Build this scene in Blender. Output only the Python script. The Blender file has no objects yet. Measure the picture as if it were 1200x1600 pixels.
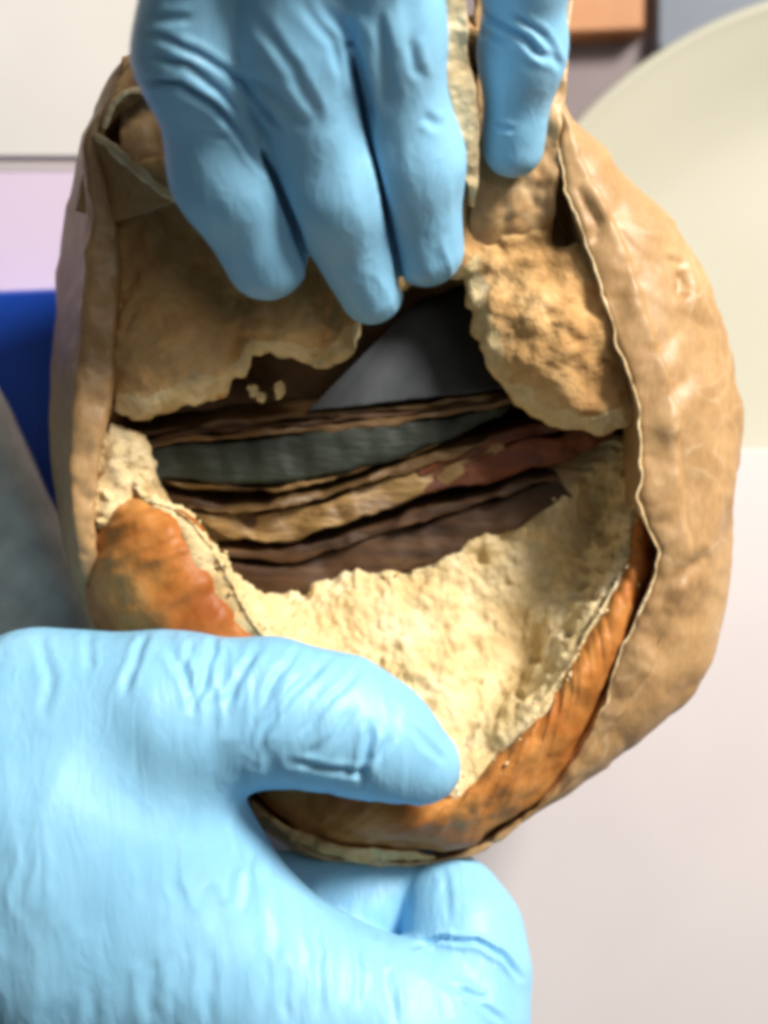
import bpy, math, random
import numpy as np
from mathutils import Vector, Matrix

# ------------------------------------------------------------------ camera, light, exposure
# model unit "u": 1 u = K metres.  x right, y DOWN the picture, z towards the camera (world: X, -Y, Z)
W, D = 0.17, 0.32
K = W / 1200.0
DP = D / K
sc = bpy.context.scene
col = sc.collection
cam_d = bpy.data.cameras.new('camera')
cam = bpy.data.objects.new('camera', cam_d); col.objects.link(cam)
cam.location = (0, 0, D)
cam_d.sensor_fit = 'HORIZONTAL'; cam_d.sensor_width = 36.0; cam_d.lens = 36.0 * D / W
cam_d.clip_start = 0.01; cam_d.clip_end = 20
cam_d.dof.use_dof = True; cam_d.dof.focus_distance = D - 0.004; cam_d.dof.aperture_fstop = 9
sc.camera = cam
world = bpy.data.worlds.new('World'); sc.world = world; world.use_nodes = True
bg = world.node_tree.nodes['Background']
bg.inputs[0].default_value = (1.0, 0.89, 0.77, 1); bg.inputs[1].default_value = 0.06

def area(name, loc, target, size, power, color):
    l = bpy.data.lights.new(name, 'AREA'); l.shape = 'DISK'; l.size = size; l.energy = power; l.color = color
    o = bpy.data.objects.new(name, l); col.objects.link(o); o.location = loc
    o.rotation_euler = (Vector(target) - Vector(loc)).to_track_quat('-Z', 'Y').to_euler()
    return o
area('ceiling_lamp', (0.60, 0.66, 0.62), (0, 0, 0), 0.34, 23.0, (1.0, 0.95, 0.86))
area('fill_light', (0.48, 0.34, 1.15), (0, 0.02, 0), 0.6, 2.3, (1.0, 0.92, 0.82))  # soft fill added to lift the shade, no window there
sc.view_settings.view_transform = 'Standard'; sc.view_settings.look = 'None'
sc.view_settings.gamma = 1; sc.view_settings.exposure = 0.12
sc.cycles.filter_width = 4.4
sc.cycles.max_bounces = 8

# ------------------------------------------------------------------ helpers
rng = np.random.default_rng(7)
def P(px, py, z=0.0):
    """picture point at height z -> model coordinates"""
    s = 1.0 - z / DP
    return np.array([600 + (px - 600) * s, 800 + (py - 800) * s, z], float)
def PP(pts): return np.array([P(*p) for p in pts])
def to_world(m):
    m = np.asarray(m, float)
    return np.stack([(m[:, 0] - 600) * K, (800 - m[:, 1]) * K, m[:, 2] * K], 1)
def to_px(m):
    s = 1.0 - m[:, 2] / DP
    return np.stack([600 + (m[:, 0] - 600) / s, 800 + (m[:, 1] - 800) / s], 1)

def hsh(i, j, k, seed):
    with np.errstate(over='ignore'):
        n = (i.astype(np.uint32) * np.uint32(374761393) + j.astype(np.uint32) * np.uint32(668265263)
             + k.astype(np.uint32) * np.uint32(2147483647) + np.uint32(seed) * np.uint32(974634777))
        n = (n ^ (n >> np.uint32(13))) * np.uint32(1274126177)
        n = (n ^ (n >> np.uint32(16))) * np.uint32(2246822519)
        n = n ^ (n >> np.uint32(15))
    return n.astype(np.float64) / 4294967295.0
def vnoise(p, seed=0):
    f = np.floor(p); t = p - f; t = t * t * t * (t * (t * 6 - 15) + 10)
    i, j, k = [f[:, a].astype(np.int64) for a in range(3)]
    r = 0
    for a in (0, 1):
        for b in (0, 1):
            for c in (0, 1):
                w = (t[:, 0] if a else 1 - t[:, 0]) * (t[:, 1] if b else 1 - t[:, 1]) * (t[:, 2] if c else 1 - t[:, 2])
                r = r + w * hsh(i + a, j + b, k + c, seed)
    return r * 2 - 1
def fbm(p, scale, octaves=3, seed=0, gain=0.5):
    r = 0; a = 1.0; q = p / scale
    for o in range(octaves):
        r = r + a * vnoise(q + 17.3 * o, seed + o); q = q * 2.03; a *= gain
    return r
def facet(p, scale, seed=0):
    """piecewise flat noise on a tetrahedral lattice: flat facets meeting in crisp creases"""
    a = 0.7 + seed; R = np.array(Matrix.Rotation(a, 3, Vector((0.3, 0.5, 0.8)).normalized()))
    q = (p @ R.T) / scale; f = np.floor(q); t = q - f; c = f.astype(np.int64)
    o = np.argsort(-t, axis=1); ts = np.take_along_axis(t, o, 1); cur = c.copy()
    r = hsh(cur[:, 0], cur[:, 1], cur[:, 2], seed) * (1 - ts[:, 0]); ar = np.arange(len(p))
    for k in range(3):
        cur[ar, o[:, k]] += 1
        r = r + hsh(cur[:, 0], cur[:, 1], cur[:, 2], seed) * (ts[:, k] - (ts[:, k + 1] if k < 2 else 0))
    return r * 2 - 1
def worley(p, scale, seed=0):
    q = p / scale; f = np.floor(q)
    d1 = np.full(len(p), 9.0); d2 = np.full(len(p), 9.0)
    for a in (-1, 0, 1):
        for b in (-1, 0, 1):
            for c in (-1, 0, 1):
                g = f + np.array([a, b, c])
                i, j, k = [g[:, x].astype(np.int64) for x in range(3)]
                o = np.stack([hsh(i, j, k, seed + 1), hsh(i, j, k, seed + 2), hsh(i, j, k, seed + 3)], 1)
                d = np.linalg.norm(g + o - q, axis=1)
                m = d < d1
                d2 = np.where(m, d1, np.minimum(d2, d)); d1 = np.where(m, d, d1)
    return d1, d2

def cone(p, a, b, ra, rb, flat=None):
    a = np.asarray(a, float); b = np.asarray(b, float); ba = b - a
    q = p - a
    h = np.clip(q @ ba / max(ba @ ba, 1e-9), 0, 1)
    v = q - h[:, None] * ba
    if flat is not None:
        n, f = np.asarray(flat[0], float), flat[1]
        n = n / np.linalg.norm(n); c = v @ n
        v = v + np.outer(c * (1.0 / f - 1.0), n)
    return np.linalg.norm(v, axis=1) - (ra + (rb - ra) * h)
def smin(a, b, k):
    h = np.clip(0.5 + 0.5 * (b - a) / k, 0, 1)
    return b + (a - b) * h - k * h * (1 - h)
def chain(p, pts, k=30, flat=None):
    d = None
    for (x0, r0), (x1, r1) in zip(pts[:-1], pts[1:]):
        e = cone(p, x0, x1, r0, r1, flat)
        d = e if d is None else smin(d, e, k)
    return d
def J(px, py, z, r):                      # joint: picture position, height, picture radius
    return (P(px, py, z), r * (1 - z / DP))
def poly2(x, y, poly):
    d = np.full(x.shape, 1e18); ins = np.zeros(x.shape, bool); n = len(poly)
    for i in range(n):
        a = poly[i]; b = poly[(i + 1) % n]
        ex, ey = b[0] - a[0], b[1] - a[1]
        wx, wy = x - a[0], y - a[1]
        t = np.clip((wx * ex + wy * ey) / (ex * ex + ey * ey), 0, 1)
        d = np.minimum(d, (wx - t * ex) ** 2 + (wy - t * ey) ** 2)
        c = ((a[1] > y) != (b[1] > y)) & (x < (b[0] - a[0]) * (y - a[1]) / (b[1] - a[1] + 1e-12) + a[0])
        ins ^= c
    d = np.sqrt(d)
    return np.where(ins, -d, d)
def polyline_dist(q, pts):
    d = np.full(len(q), 1e9); tt = np.zeros(len(q)); pts = np.asarray(pts, float); n = len(pts) - 1
    for i in range(n):
        a, b = pts[i], pts[i + 1]; e = b - a
        t = np.clip((q - a) @ e / (e @ e), 0, 1)
        dd = np.linalg.norm(q - a - t[:, None] * e, axis=1)
        m = dd < d; d = np.where(m, dd, d); tt = np.where(m, (i + t) / n, tt)
    return d, tt
def crom(pts, n):
    """Catmull-Rom resample of rows of any width, n samples"""
    pts = np.asarray(pts, float); m = len(pts)
    seg = np.linalg.norm(np.diff(pts[:, :2], axis=0), axis=1); s = np.r_[0, np.cumsum(seg)]; s /= s[-1]
    u = np.linspace(0, 1, n); i = np.clip(np.searchsorted(s, u, 'right') - 1, 0, m - 2)
    t = ((u - s[i]) / (s[i + 1] - s[i] + 1e-12))[:, None]
    p0 = pts[np.clip(i - 1, 0, m - 1)]; p1 = pts[i]; p2 = pts[i + 1]; p3 = pts[np.clip(i + 2, 0, m - 1)]
    return 0.5 * (2 * p1 + (p2 - p0) * t + (2 * p0 - 5 * p1 + 4 * p2 - p3) * t ** 2 + (3 * p1 - p0 - 3 * p2 + p3) * t ** 3)

def surface(f, lo, hi, h, coarse=4):
    lo = np.asarray(lo, float); hi = np.asarray(hi, float)
    H = h * coarse
    nc = np.ceil((hi - lo) / H).astype(int) + 1
    g = np.stack(np.meshgrid(*[lo[a] + H * (np.arange(nc[a]) + 0.5) for a in range(3)], indexing='ij'), -1).reshape(-1, 3)
    dc = f(g).reshape(nc)
    V = np.repeat(np.repeat(np.repeat(dc, coarse, 0), coarse, 1), coarse, 2).astype(np.float32)
    near = np.abs(V) < H * 1.5
    idx = np.argwhere(near)
    pts = lo + h * (idx + 0.5)
    out = np.empty(len(pts))
    for s in range(0, len(pts), 400000): out[s:s + 400000] = f(pts[s:s + 400000])
    V[near] = out
    V[0] = V[-1] = 1; V[:, 0] = V[:, -1] = 1; V[:, :, 0] = V[:, :, -1] = 1
    ins = V < 0
    cnt = sum(ins[a:ins.shape[0] - 1 + a, b:ins.shape[1] - 1 + b, c:ins.shape[2] - 1 + c].astype(np.int8)
              for a in (0, 1) for b in (0, 1) for c in (0, 1))
    act = (cnt > 0) & (cnt < 8)
    cells = np.argwhere(act)
    vid = np.full(act.shape, -1, np.int64); vid[act] = np.arange(len(cells))
    acc = np.zeros((len(cells), 3)); num = np.zeros(len(cells))
    cor = [(a, b, c) for a in (0, 1) for b in (0, 1) for c in (0, 1)]
    val = {c: V[cells[:, 0] + c[0], cells[:, 1] + c[1], cells[:, 2] + c[2]].astype(float) for c in cor}
    for c in cor:
        for ax in range(3):
            if c[ax]: continue
            e = list(c); e[ax] = 1; e = tuple(e)
            v0, v1 = val[c], val[e]; m = (v0 < 0) != (v1 < 0)
            t = np.where(m, v0 / np.where(m, v0 - v1, 1), 0)
            pt = np.tile(np.array(c, float), (len(cells), 1)); pt[:, ax] = t
            acc += np.where(m[:, None], pt, 0); num += m
    verts = lo + h * (cells + 0.5 + acc / np.maximum(num, 1)[:, None])
    quads = []
    for ax in range(3):
        b, c = (ax + 1) % 3, (ax + 2) % 3
        s0 = [slice(None)] * 3; s1 = [slice(None)] * 3
        s0[ax] = slice(0, -1); s1[ax] = slice(1, None)
        A, B = ins[tuple(s0)], ins[tuple(s1)]
        e = np.argwhere(A != B)
        e = e[(e[:, b] > 0) & (e[:, c] > 0)]
        e = e[(e[:, b] < vid.shape[b]) & (e[:, c] < vid.shape[c])]
        def at(db, dc_):
            q = e.copy(); q[:, b] -= db; q[:, c] -= dc_
            return vid[q[:, 0], q[:, 1], q[:, 2]]
        q = np.stack([at(1, 1), at(0, 1), at(0, 0), at(1, 0)], 1)
        inside = ins[e[:, 0], e[:, 1], e[:, 2]]
        # model y is flipped in the world, so the winding is flipped too
        q = np.where(inside[:, None], q[:, ::-1], q)
        quads.append(q)
    return verts, np.concatenate(quads)
def vnormals(v, q):
    n = np.zeros_like(v)
    fn = np.cross(v[q[:, 2]] - v[q[:, 0]], v[q[:, 3]] - v[q[:, 1]])
    for a in range(4): np.add.at(n, q[:, a], fn)
    return n / np.maximum(np.linalg.norm(n, axis=1), 1e-12)[:, None]
def relax(v, q, it=1, f=0.5):
    e = np.concatenate([q[:, [0, 1]], q[:, [1, 2]], q[:, [2, 3]], q[:, [3, 0]]])
    e = np.concatenate([e, e[:, ::-1]])
    c = np.bincount(e[:, 0], minlength=len(v)).astype(float)
    for _ in range(it):
        s = np.stack([np.bincount(e[:, 0], v[e[:, 1], a], len(v)) for a in range(3)], 1) / np.maximum(c, 1)[:, None]
        v = v + f * (s - v)
    return v

def link(name, v, faces, mat, parent=None, smooth=True, origin=None):
    """v in model coordinates"""
    w = to_world(v)
    me = bpy.data.meshes.new(name)
    if isinstance(faces, np.ndarray): faces = faces.tolist()
    off = np.zeros(3)
    if origin is not None: off = np.asarray(origin, float)
    me.from_pydata((w - off).tolist(), [], faces); me.validate(); me.update()
    if smooth: me.polygons.foreach_set('use_smooth', [True] * len(me.polygons))
    o = bpy.data.objects.new(name, me); col.objects.link(o); o.location = off
    if mat: me.materials.append(mat)
    if parent is not None:
        o.parent = parent; o.matrix_parent_inverse = Matrix.Translation(parent.location).inverted()
    return o
def empty(name, loc_model):
    o = bpy.data.objects.new(name, None); col.objects.link(o); o.empty_display_size = 0.01
    o.location = to_world([loc_model])[0]; return o
def tag(o, label=None, cat=None, group=None, kind=None):
    if label: o['label'] = label
    if cat: o['category'] = cat
    if group: o['group'] = group
    if kind: o['kind'] = kind
    return o
def grid_faces(nr, ncol, closed=False, off=0, flip=False):
    r = np.arange(nr - 1)[:, None]; c = np.arange(ncol if closed else ncol - 1)[None, :]; c1 = (c + 1) % ncol
    q = np.stack([r * ncol + c, r * ncol + c1, (r + 1) * ncol + c1, (r + 1) * ncol + c], -1).reshape(-1, 4) + off
    return q[:, ::-1] if flip else q

# ------------------------------------------------------------------ materials
def mat(name, build):
    m = bpy.data.materials.new(name); m.use_nodes = True
    nt = m.node_tree; b = nt.nodes['Principled BSDF']
    build(nt, b); return m
def N(nt, t, **kw):
    n = nt.nodes.new(t)
    for k, v in kw.items():
        if k in n.inputs: n.inputs[k].default_value = v
        else: setattr(n, k, v)
    return n
def coords(nt, scale=(1, 1, 1)):
    tc = N(nt, 'ShaderNodeTexCoord'); mp = N(nt, 'ShaderNodeMapping'); mp.inputs['Scale'].default_value = scale
    nt.links.new(tc.outputs['Object'], mp.inputs['Vector']); return mp.outputs['Vector']
def noise(nt, vec, scale, detail=4, rough=0.55, dist=0.0):
    n = N(nt, 'ShaderNodeTexNoise'); n.inputs['Scale'].default_value = scale; n.inputs['Detail'].default_value = detail
    n.inputs['Roughness'].default_value = rough; n.inputs['Distortion'].default_value = dist
    nt.links.new(vec, n.inputs['Vector']); return n.outputs['Fac']
def ramp(nt, fac, stops):
    r = N(nt, 'ShaderNodeValToRGB'); e = r.color_ramp.elements
    while len(e) < len(stops): e.new(0.5)
    for k, (p, c) in enumerate(stops): e[k].position = p; e[k].color = (*c, 1)
    nt.links.new(fac, r.inputs['Fac']); return r.outputs['Color']
def mix(nt, a, b, fac, mode='MIX'):
    m = N(nt, 'ShaderNodeMix', data_type='RGBA', blend_type=mode)
    for s, v in ((0, fac), (6, a), (7, b)):
        if isinstance(v, (int, float)): m.inputs[s].default_value = v
        elif isinstance(v, tuple): m.inputs[s].default_value = (*v, 1)
        else: nt.links.new(v, m.inputs[s])
    return m.outputs[2]
def bump(nt, b, h, dist, strength=1.0):
    n = N(nt, 'ShaderNodeBump'); n.inputs['Distance'].default_value = dist; n.inputs['Strength'].default_value = strength
    nt.links.new(h, n.inputs['Height']); nt.links.new(n.outputs['Normal'], b.inputs['Normal'])
def madd(nt, a, b, wa=1.0, wb=1.0):
    m1 = N(nt, 'ShaderNodeMath', operation='MULTIPLY'); nt.links.new(a, m1.inputs[0]); m1.inputs[1].default_value = wa
    m2 = N(nt, 'ShaderNodeMath', operation='MULTIPLY_ADD'); nt.links.new(b, m2.inputs[0]); m2.inputs[1].default_value = wb
    nt.links.new(m1.outputs[0], m2.inputs[2]); return m2.outputs[0]

def m_glove(nt, b):
    v = coords(nt)
    c = ramp(nt, noise(nt, v, 45, 3), [(0.3, (0.225, 0.505, 0.75)), (0.7, (0.275, 0.575, 0.82))])
    nt.links.new(c, b.inputs['Base Color'])
    b.inputs['Roughness'].default_value = 0.46; b.inputs['Specular IOR Level'].default_value = 0.4
    b.inputs['Subsurface Weight'].default_value = 0.12; b.inputs['Subsurface Radius'].default_value = (0.3, 0.7, 1.0)
    b.inputs['Subsurface Scale'].default_value = 0.003
    n1 = noise(nt, coords(nt, (1, 0.22, 0.6)), 330, 3, 0.5, 0.6)
    sub = N(nt, 'ShaderNodeMath', operation='SUBTRACT'); nt.links.new(n1, sub.inputs[0]); sub.inputs[1].default_value = 0.5
    ab = N(nt, 'ShaderNodeMath', operation='ABSOLUTE'); nt.links.new(sub.outputs[0], ab.inputs[0])
    h = madd(nt, ab.outputs[0], noise(nt, v, 1500, 2), -1.0, 0.05)
    bump(nt, b, h, 0.0012, 0.4)
M_GLOVE = mat('blue_nitrile', m_glove)
def m_paper(nt, b):
    v = coords(nt)
    c1 = ramp(nt, noise(nt, v, 55, 5, 0.6), [(0.3, (0.36, 0.205, 0.085)), (0.55, (0.47, 0.285, 0.13)), (0.75, (0.57, 0.37, 0.185))])
    fib = noise(nt, coords(nt, (1, 0.25, 1)), 1400, 3)
    c = mix(nt, c1, ramp(nt, fib, [(0.3, (0.70, 0.70, 0.70)), (0.7, (1.12, 1.1, 1.08))]), 0.55, 'MULTIPLY')
    v2 = N(nt, 'ShaderNodeTexVoronoi', feature='DISTANCE_TO_EDGE'); v2.inputs['Scale'].default_value = 70
    d2 = N(nt, 'ShaderNodeTexNoise'); d2.inputs['Scale'].default_value = 60; nt.links.new(v, d2.inputs['Vector'])
    nt.links.new(mix(nt, v, d2.outputs['Color'], 0.02), v2.inputs['Vector'])
    line = ramp(nt, v2.outputs['Distance'], [(0.0, (1, 1, 1)), (0.055, (0, 0, 0))])
    msk = mix(nt, line, ramp(nt, noise(nt, v, 48, 3), [(0.48, (0, 0, 0)), (0.62, (0.26, 0.26, 0.26))]), 1.0, 'MULTIPLY')
    c = mix(nt, c, (0.74, 0.60, 0.40), msk)
    nt.links.new(c, b.inputs['Base Color'])
    b.inputs['Roughness'].default_value = 0.46; b.inputs['Specular IOR Level'].default_value = 0.5
    vo = N(nt, 'ShaderNodeTexVoronoi', feature='DISTANCE_TO_EDGE'); vo.inputs['Scale'].default_value = 62
    dn = N(nt, 'ShaderNodeTexNoise'); dn.inputs['Scale'].default_value = 40
    nt.links.new(v, dn.inputs['Vector'])
    nt.links.new(mix(nt, v, dn.outputs['Color'], 0.025), vo.inputs['Vector'])
    h = madd(nt, noise(nt, v, 240, 5, 0.6), vo.outputs['Distance'], 0.6, 0.8)
    bump(nt, b, h, 0.0006, 0.5)
M_PAPER = mat('brown_kraft_paper', m_paper)
def m_paper_edge(nt, b):
    v = coords(nt)
    nt.links.new(ramp(nt, noise(nt, v, 130, 4), [(0.3, (0.62, 0.44, 0.22)), (0.7, (0.88, 0.72, 0.45))]), b.inputs['Base Color'])
    b.inputs['Roughness'].default_value = 0.6
    bump(nt, b, noise(nt, v, 260, 4), 0.0012, 0.8)
M_EDGE = mat('pale_paper_edge', m_paper_edge)
def m_crumb(nt, b):
    v = coords(nt)
    big = ramp(nt, noise(nt, v, 80, 4, 0.6), [(0.28, (0.58, 0.40, 0.18)), (0.5, (0.74, 0.58, 0.32)), (0.72, (0.83, 0.71, 0.47))])
    fine = ramp(nt, noise(nt, v, 520, 4, 0.65), [(0.3, (0.72, 0.64, 0.52)), (0.55, (1, 1, 1))])
    nt.links.new(mix(nt, big, fine, 0.45, 'MULTIPLY'), b.inputs['Base Color'])
    b.inputs['Roughness'].default_value = 0.85; b.inputs['Specular IOR Level'].default_value = 0.2
    b.inputs['Subsurface Weight'].default_value = 0.3; b.inputs['Subsurface Radius'].default_value = (1, 0.7, 0.35)
    b.inputs['Subsurface Scale'].default_value = 0.0015
    h = madd(nt, noise(nt, v, 330, 5, 0.7), noise(nt, v, 1300, 3, 0.6), 1.0, 0.4)
    bump(nt, b, h, 0.0014, 0.7)
M_CRUMB = mat('bread_crumb', m_crumb)
def m_crumb_tan(nt, b):
    v = coords(nt)
    big = ramp(nt, noise(nt, v, 60, 5, 0.62), [(0.28, (0.38, 0.20, 0.07)), (0.5, (0.58, 0.35, 0.145)), (0.74, (0.76, 0.53, 0.27))])
    fine = ramp(nt, noise(nt, v, 420, 4, 0.65), [(0.3, (0.7, 0.62, 0.55)), (0.55, (1, 1, 1))])
    nt.links.new(mix(nt, big, fine, 0.4, 'MULTIPLY'), b.inputs['Base Color'])
    b.inputs['Roughness'].default_value = 0.8; b.inputs['Specular IOR Level'].default_value = 0.25
    b.inputs['Subsurface Weight'].default_value = 0.25; b.inputs['Subsurface Radius'].default_value = (1, 0.65, 0.3); b.inputs['Subsurface Scale'].default_value = 0.0015
    h = madd(nt, noise(nt, v, 260, 5, 0.65), noise(nt, v, 1100, 3, 0.6), 1.0, 0.35)
    bump(nt, b, h, 0.0013, 0.6)
M_TAN = mat('tan_crumb', m_crumb_tan)  # browner crumb colour for upper half, back wall and torn lip
def m_crust(nt, b):
    v = coords(nt)
    c = ramp(nt, noise(nt, v, 38, 4, 0.55, 0.3), [(0.25, (0.26, 0.06, 0.013)), (0.42, (0.41, 0.14, 0.03)), (0.56, (0.55, 0.24, 0.065)), (0.75, (0.70, 0.39, 0.14))])
    f = ramp(nt, noise(nt, v, 420, 4, 0.6), [(0.3, (0.70, 0.64, 0.58)), (0.6, (1.05, 1.03, 1))])
    nt.links.new(mix(nt, c, f, 0.4, 'MULTIPLY'), b.inputs['Base Color'])
    b.inputs['Roughness'].default_value = 0.45; b.inputs['Specular IOR Level'].default_value = 0.2
    h = madd(nt, noise(nt, v, 150, 4, 0.55), noise(nt, v, 700, 3), 1.0, 0.2)
    bump(nt, b, h, 0.0009, 0.6)
M_CRUST = mat('baked_crust', m_crust)
def sheet_mat(name, stops, scale, stretch, rough=0.4, bd=0.0006):
    def f(nt, b):
        v = coords(nt, stretch)
        nt.links.new(ramp(nt, noise(nt, v, scale, 5, 0.6, 0.3), stops), b.inputs['Base Color'])
        b.inputs['Roughness'].default_value = rough
        bump(nt, b, noise(nt, v, scale * 2.5, 4, 0.6), bd, 0.8)
    return mat(name, f)
ST = (0.35, 2.2, 2.2)
M_SLATE = sheet_mat('slate_film', [(0.3, (0.024, 0.029, 0.036)), (0.7, (0.05, 0.055, 0.062))], 45, (1, 1, 1), 0.75, 0.0003)
M_TANEDGE = sheet_mat('tan_sheet', [(0.3, (0.07, 0.035, 0.012)), (0.6, (0.16, 0.09, 0.034)), (0.8, (0.26, 0.16, 0.065))], 150, ST, 0.5)
M_GREEN = sheet_mat('dark_green_sheet', [(0.3, (0.008, 0.012, 0.009)), (0.6, (0.020, 0.028, 0.019)), (0.8, (0.05, 0.05, 0.028))], 130, ST, 0.6)
M_GOLD = sheet_mat('gold_brown_sheet', [(0.3, (0.10, 0.05, 0.016)), (0.55, (0.30, 0.18, 0.065)), (0.8, (0.55, 0.37, 0.16))], 150, ST, 0.45, 0.001)
M_RED = sheet_mat('dark_red_sheet', [(0.3, (0.06, 0.014, 0.006)), (0.6, (0.19, 0.05, 0.016)), (0.8, (0.36, 0.15, 0.05))], 110, ST, 0.6)
M_DBROWN = sheet_mat('dark_brown_sheet', [(0.3, (0.024, 0.009, 0.003)), (0.6, (0.08, 0.034, 0.010)), (0.8, (0.19, 0.10, 0.035))], 130, ST, 0.7)
def plain(name, c0, c1, scale=30, rough=0.5, bscale=None, bd=0.0):
    def f(nt, b):
        v = coords(nt)
        nt.links.new(ramp(nt, noise(nt, v, scale, 4), [(0.3, c0), (0.7, c1)]), b.inputs['Base Color'])
        b.inputs['Roughness'].default_value = rough
        if bscale: bump(nt, b, noise(nt, v, bscale, 4), bd, 0.6)
    return mat(name, f)
M_TABLE = plain('white_laminate', (0.61, 0.565, 0.59), (0.67, 0.635, 0.65), 9, 0.45)
M_PANEL = plain('off_white_board', (0.62, 0.59, 0.57), (0.70, 0.68, 0.66), 8, 0.5)
M_LAV = plain('lavender_lit_board', (0.62, 0.52, 0.68), (0.70, 0.58, 0.72), 8, 0.5)  # white board with the lavender light put into its colour
M_GAP = plain('grey_joint', (0.40, 0.36, 0.38), (0.48, 0.44, 0.46), 20, 0.7)
M_BASIN = plain('cream_plastic', (0.42, 0.41, 0.335), (0.48, 0.47, 0.39), 4, 0.35)
M_BLUE = plain('royal_blue_plastic', (0.010, 0.075, 0.60), (0.016, 0.11, 0.70), 10, 0.4)
M_GREY = plain('mottled_grey_cloth', (0.36, 0.37, 0.355), (0.62, 0.635, 0.61), 90, 0.85, 500, 0.001)
M_FLOOR = plain('purple_grey_floor', (0.17, 0.135, 0.145), (0.23, 0.19, 0.20), 12, 0.6)
M_WOOD = plain('orange_brown_wood', (0.36, 0.15, 0.055), (0.48, 0.22, 0.09), 25, 0.5)
M_STEELBLUE = plain('blue_grey_plastic', (0.085, 0.105, 0.15), (0.13, 0.155, 0.21), 10, 0.5)

# ------------------------------------------------------------------ the setting
def slab(name, poly_px, ztop, thick, m, parent=None, bev=6.0):
    """flat board: outline given where its top stands, bevelled upper edge"""
    p = PP([(x, y, ztop) for x, y in poly_px]); n = len(p)
    c = p.mean(0); ins = p.copy(); dirv = c - p; ins += dirv / np.linalg.norm(dirv, axis=1)[:, None] * bev
    mid = p.copy(); mid[:, 2] -= bev
    low = p.copy(); low[:, 2] -= thick
    v = np.concatenate([ins, mid, low])
    f = [list(range(n)), list(range(3 * n - 1, 2 * n - 1, -1))]
    for k in range(2):
        for i in range(n):
            j = (i + 1) % n; f.append([k * n + i, (k + 1) * n + i, (k + 1) * n + j, k * n + j])
    o = link(name, v, f, m, parent, smooth=False)
    import bmesh
    bm = bmesh.new(); bm.from_mesh(o.data); bmesh.ops.recalc_face_normals(bm, faces=bm.faces); bm.to_mesh(o.data); bm.free()
    return o
tag(slab('floor', [(-6000, -6000), (7000, -6000), (7000, 7000), (-6000, 7000)], -992, 100, M_FLOOR), kind='structure')
tag(slab('tabletop', [(-2600, 702), (3600, 702), (3600, 4200), (-2600, 4200)], -620, 370, M_TABLE, bev=10), kind='structure')
cab = empty('white_cabinet', P(-300, 100, -992))
tag(cab, 'white cabinet top with off-white boards at the upper left, lower one coloured as lavender-lit', 'cabinet')
slab('board', [(-2200, -1500), (560, -1500), (560, 246), (-2200, 240)], -640, 60, M_PANEL, cab)
slab('board', [(-2200, 263), (560, 269), (560, 690), (-2200, 690)], -640, 60, M_LAV, cab)
slab('joint_strip', [(-2200, 241), (560, 247), (560, 268), (-2200, 262)], -652, 50, M_GAP, cab, 2)
slab('carcass', [(-2180, -1480), (550, -1480), (550, 680), (-2180, 680)], -704, 286, M_PANEL, cab)
# cream basin (lathe)
bc = P(1397, 645, -900); br = 675 * (1 + 900 / DP)
prof = [(0, -560), (0.55, -545), (0.70, -500), (0.80, -380), (0.90, -190), (0.965, -60), (0.984, -8), (0.99, 0), (1.0, -10), (0.992, -30),
        (0.94, -150), (0.84, -390), (0.73, -540), (0.60, -590), (0, -590)]
prof = crom([(a_, b_ * 0.14) for a_, b_ in prof], 60); na = 160
an = np.linspace(0, 2 * math.pi, na, endpoint=False)
v = np.concatenate([np.stack([bc[0] + br * max(r, 0.002) * np.cos(an), bc[1] + br * max(r, 0.002) * np.sin(an), np.full(na, bc[2] + z)], 1) for r, z in prof])
ba = link('round_basin', v, grid_faces(len(prof), na, True), M_BASIN)
tag(ba, 'large round cream plastic basin behind the bag at the upper right', 'basin')
tag(slab('wooden_block', [(850, -160), (1010, -160), (1006, 46), (860, 52)], -915, 76, M_WOOD),
    'orange-brown wooden block beyond the basin rim at the top', 'block')
tag(slab('storage_box', [(1024, -300), (1400, -300), (1400, 80), (1024, 80)], -935, 56, M_STEELBLUE, bev=14),
    'blue-grey plastic box behind the cream basin at the top edge', 'box')
tag(slab('plastic_tray', [(-700, 480), (120, 448), (140, 1100), (-700, 1100)], -470, 149, M_BLUE, bev=14),
    'royal blue plastic tray at the left edge behind the bag', 'tray')
# grey cloth bundle lying on the tray
gp = PP([(-40, 560, -330), (0, 640, -330), (60, 775, -330), (105, 875, -330), (150, 990, -330), (220, 1180, -330), (-700, 1180, -330), (-700, 560, -330)])
def f_grey(p):
    d2 = poly2(p[:, 0], p[:, 1], gp) + 45
    dz = np.abs(p[:, 2] + 390) - 25
    q = np.stack([d2, dz], 1)
    return np.linalg.norm(np.maximum(q, 0), axis=1) + np.minimum(np.max(q, 1), 0) - 45 + 6 * fbm(p, 120, 2, 5)
v, q = surface(f_grey, (-560, 480, -480), (290, 1260, -290), 10)
tag(link('grey_cloth', v, q, M_GREY), 'folded mottled grey cloth on the blue tray above the lower glove', 'cloth')

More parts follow.
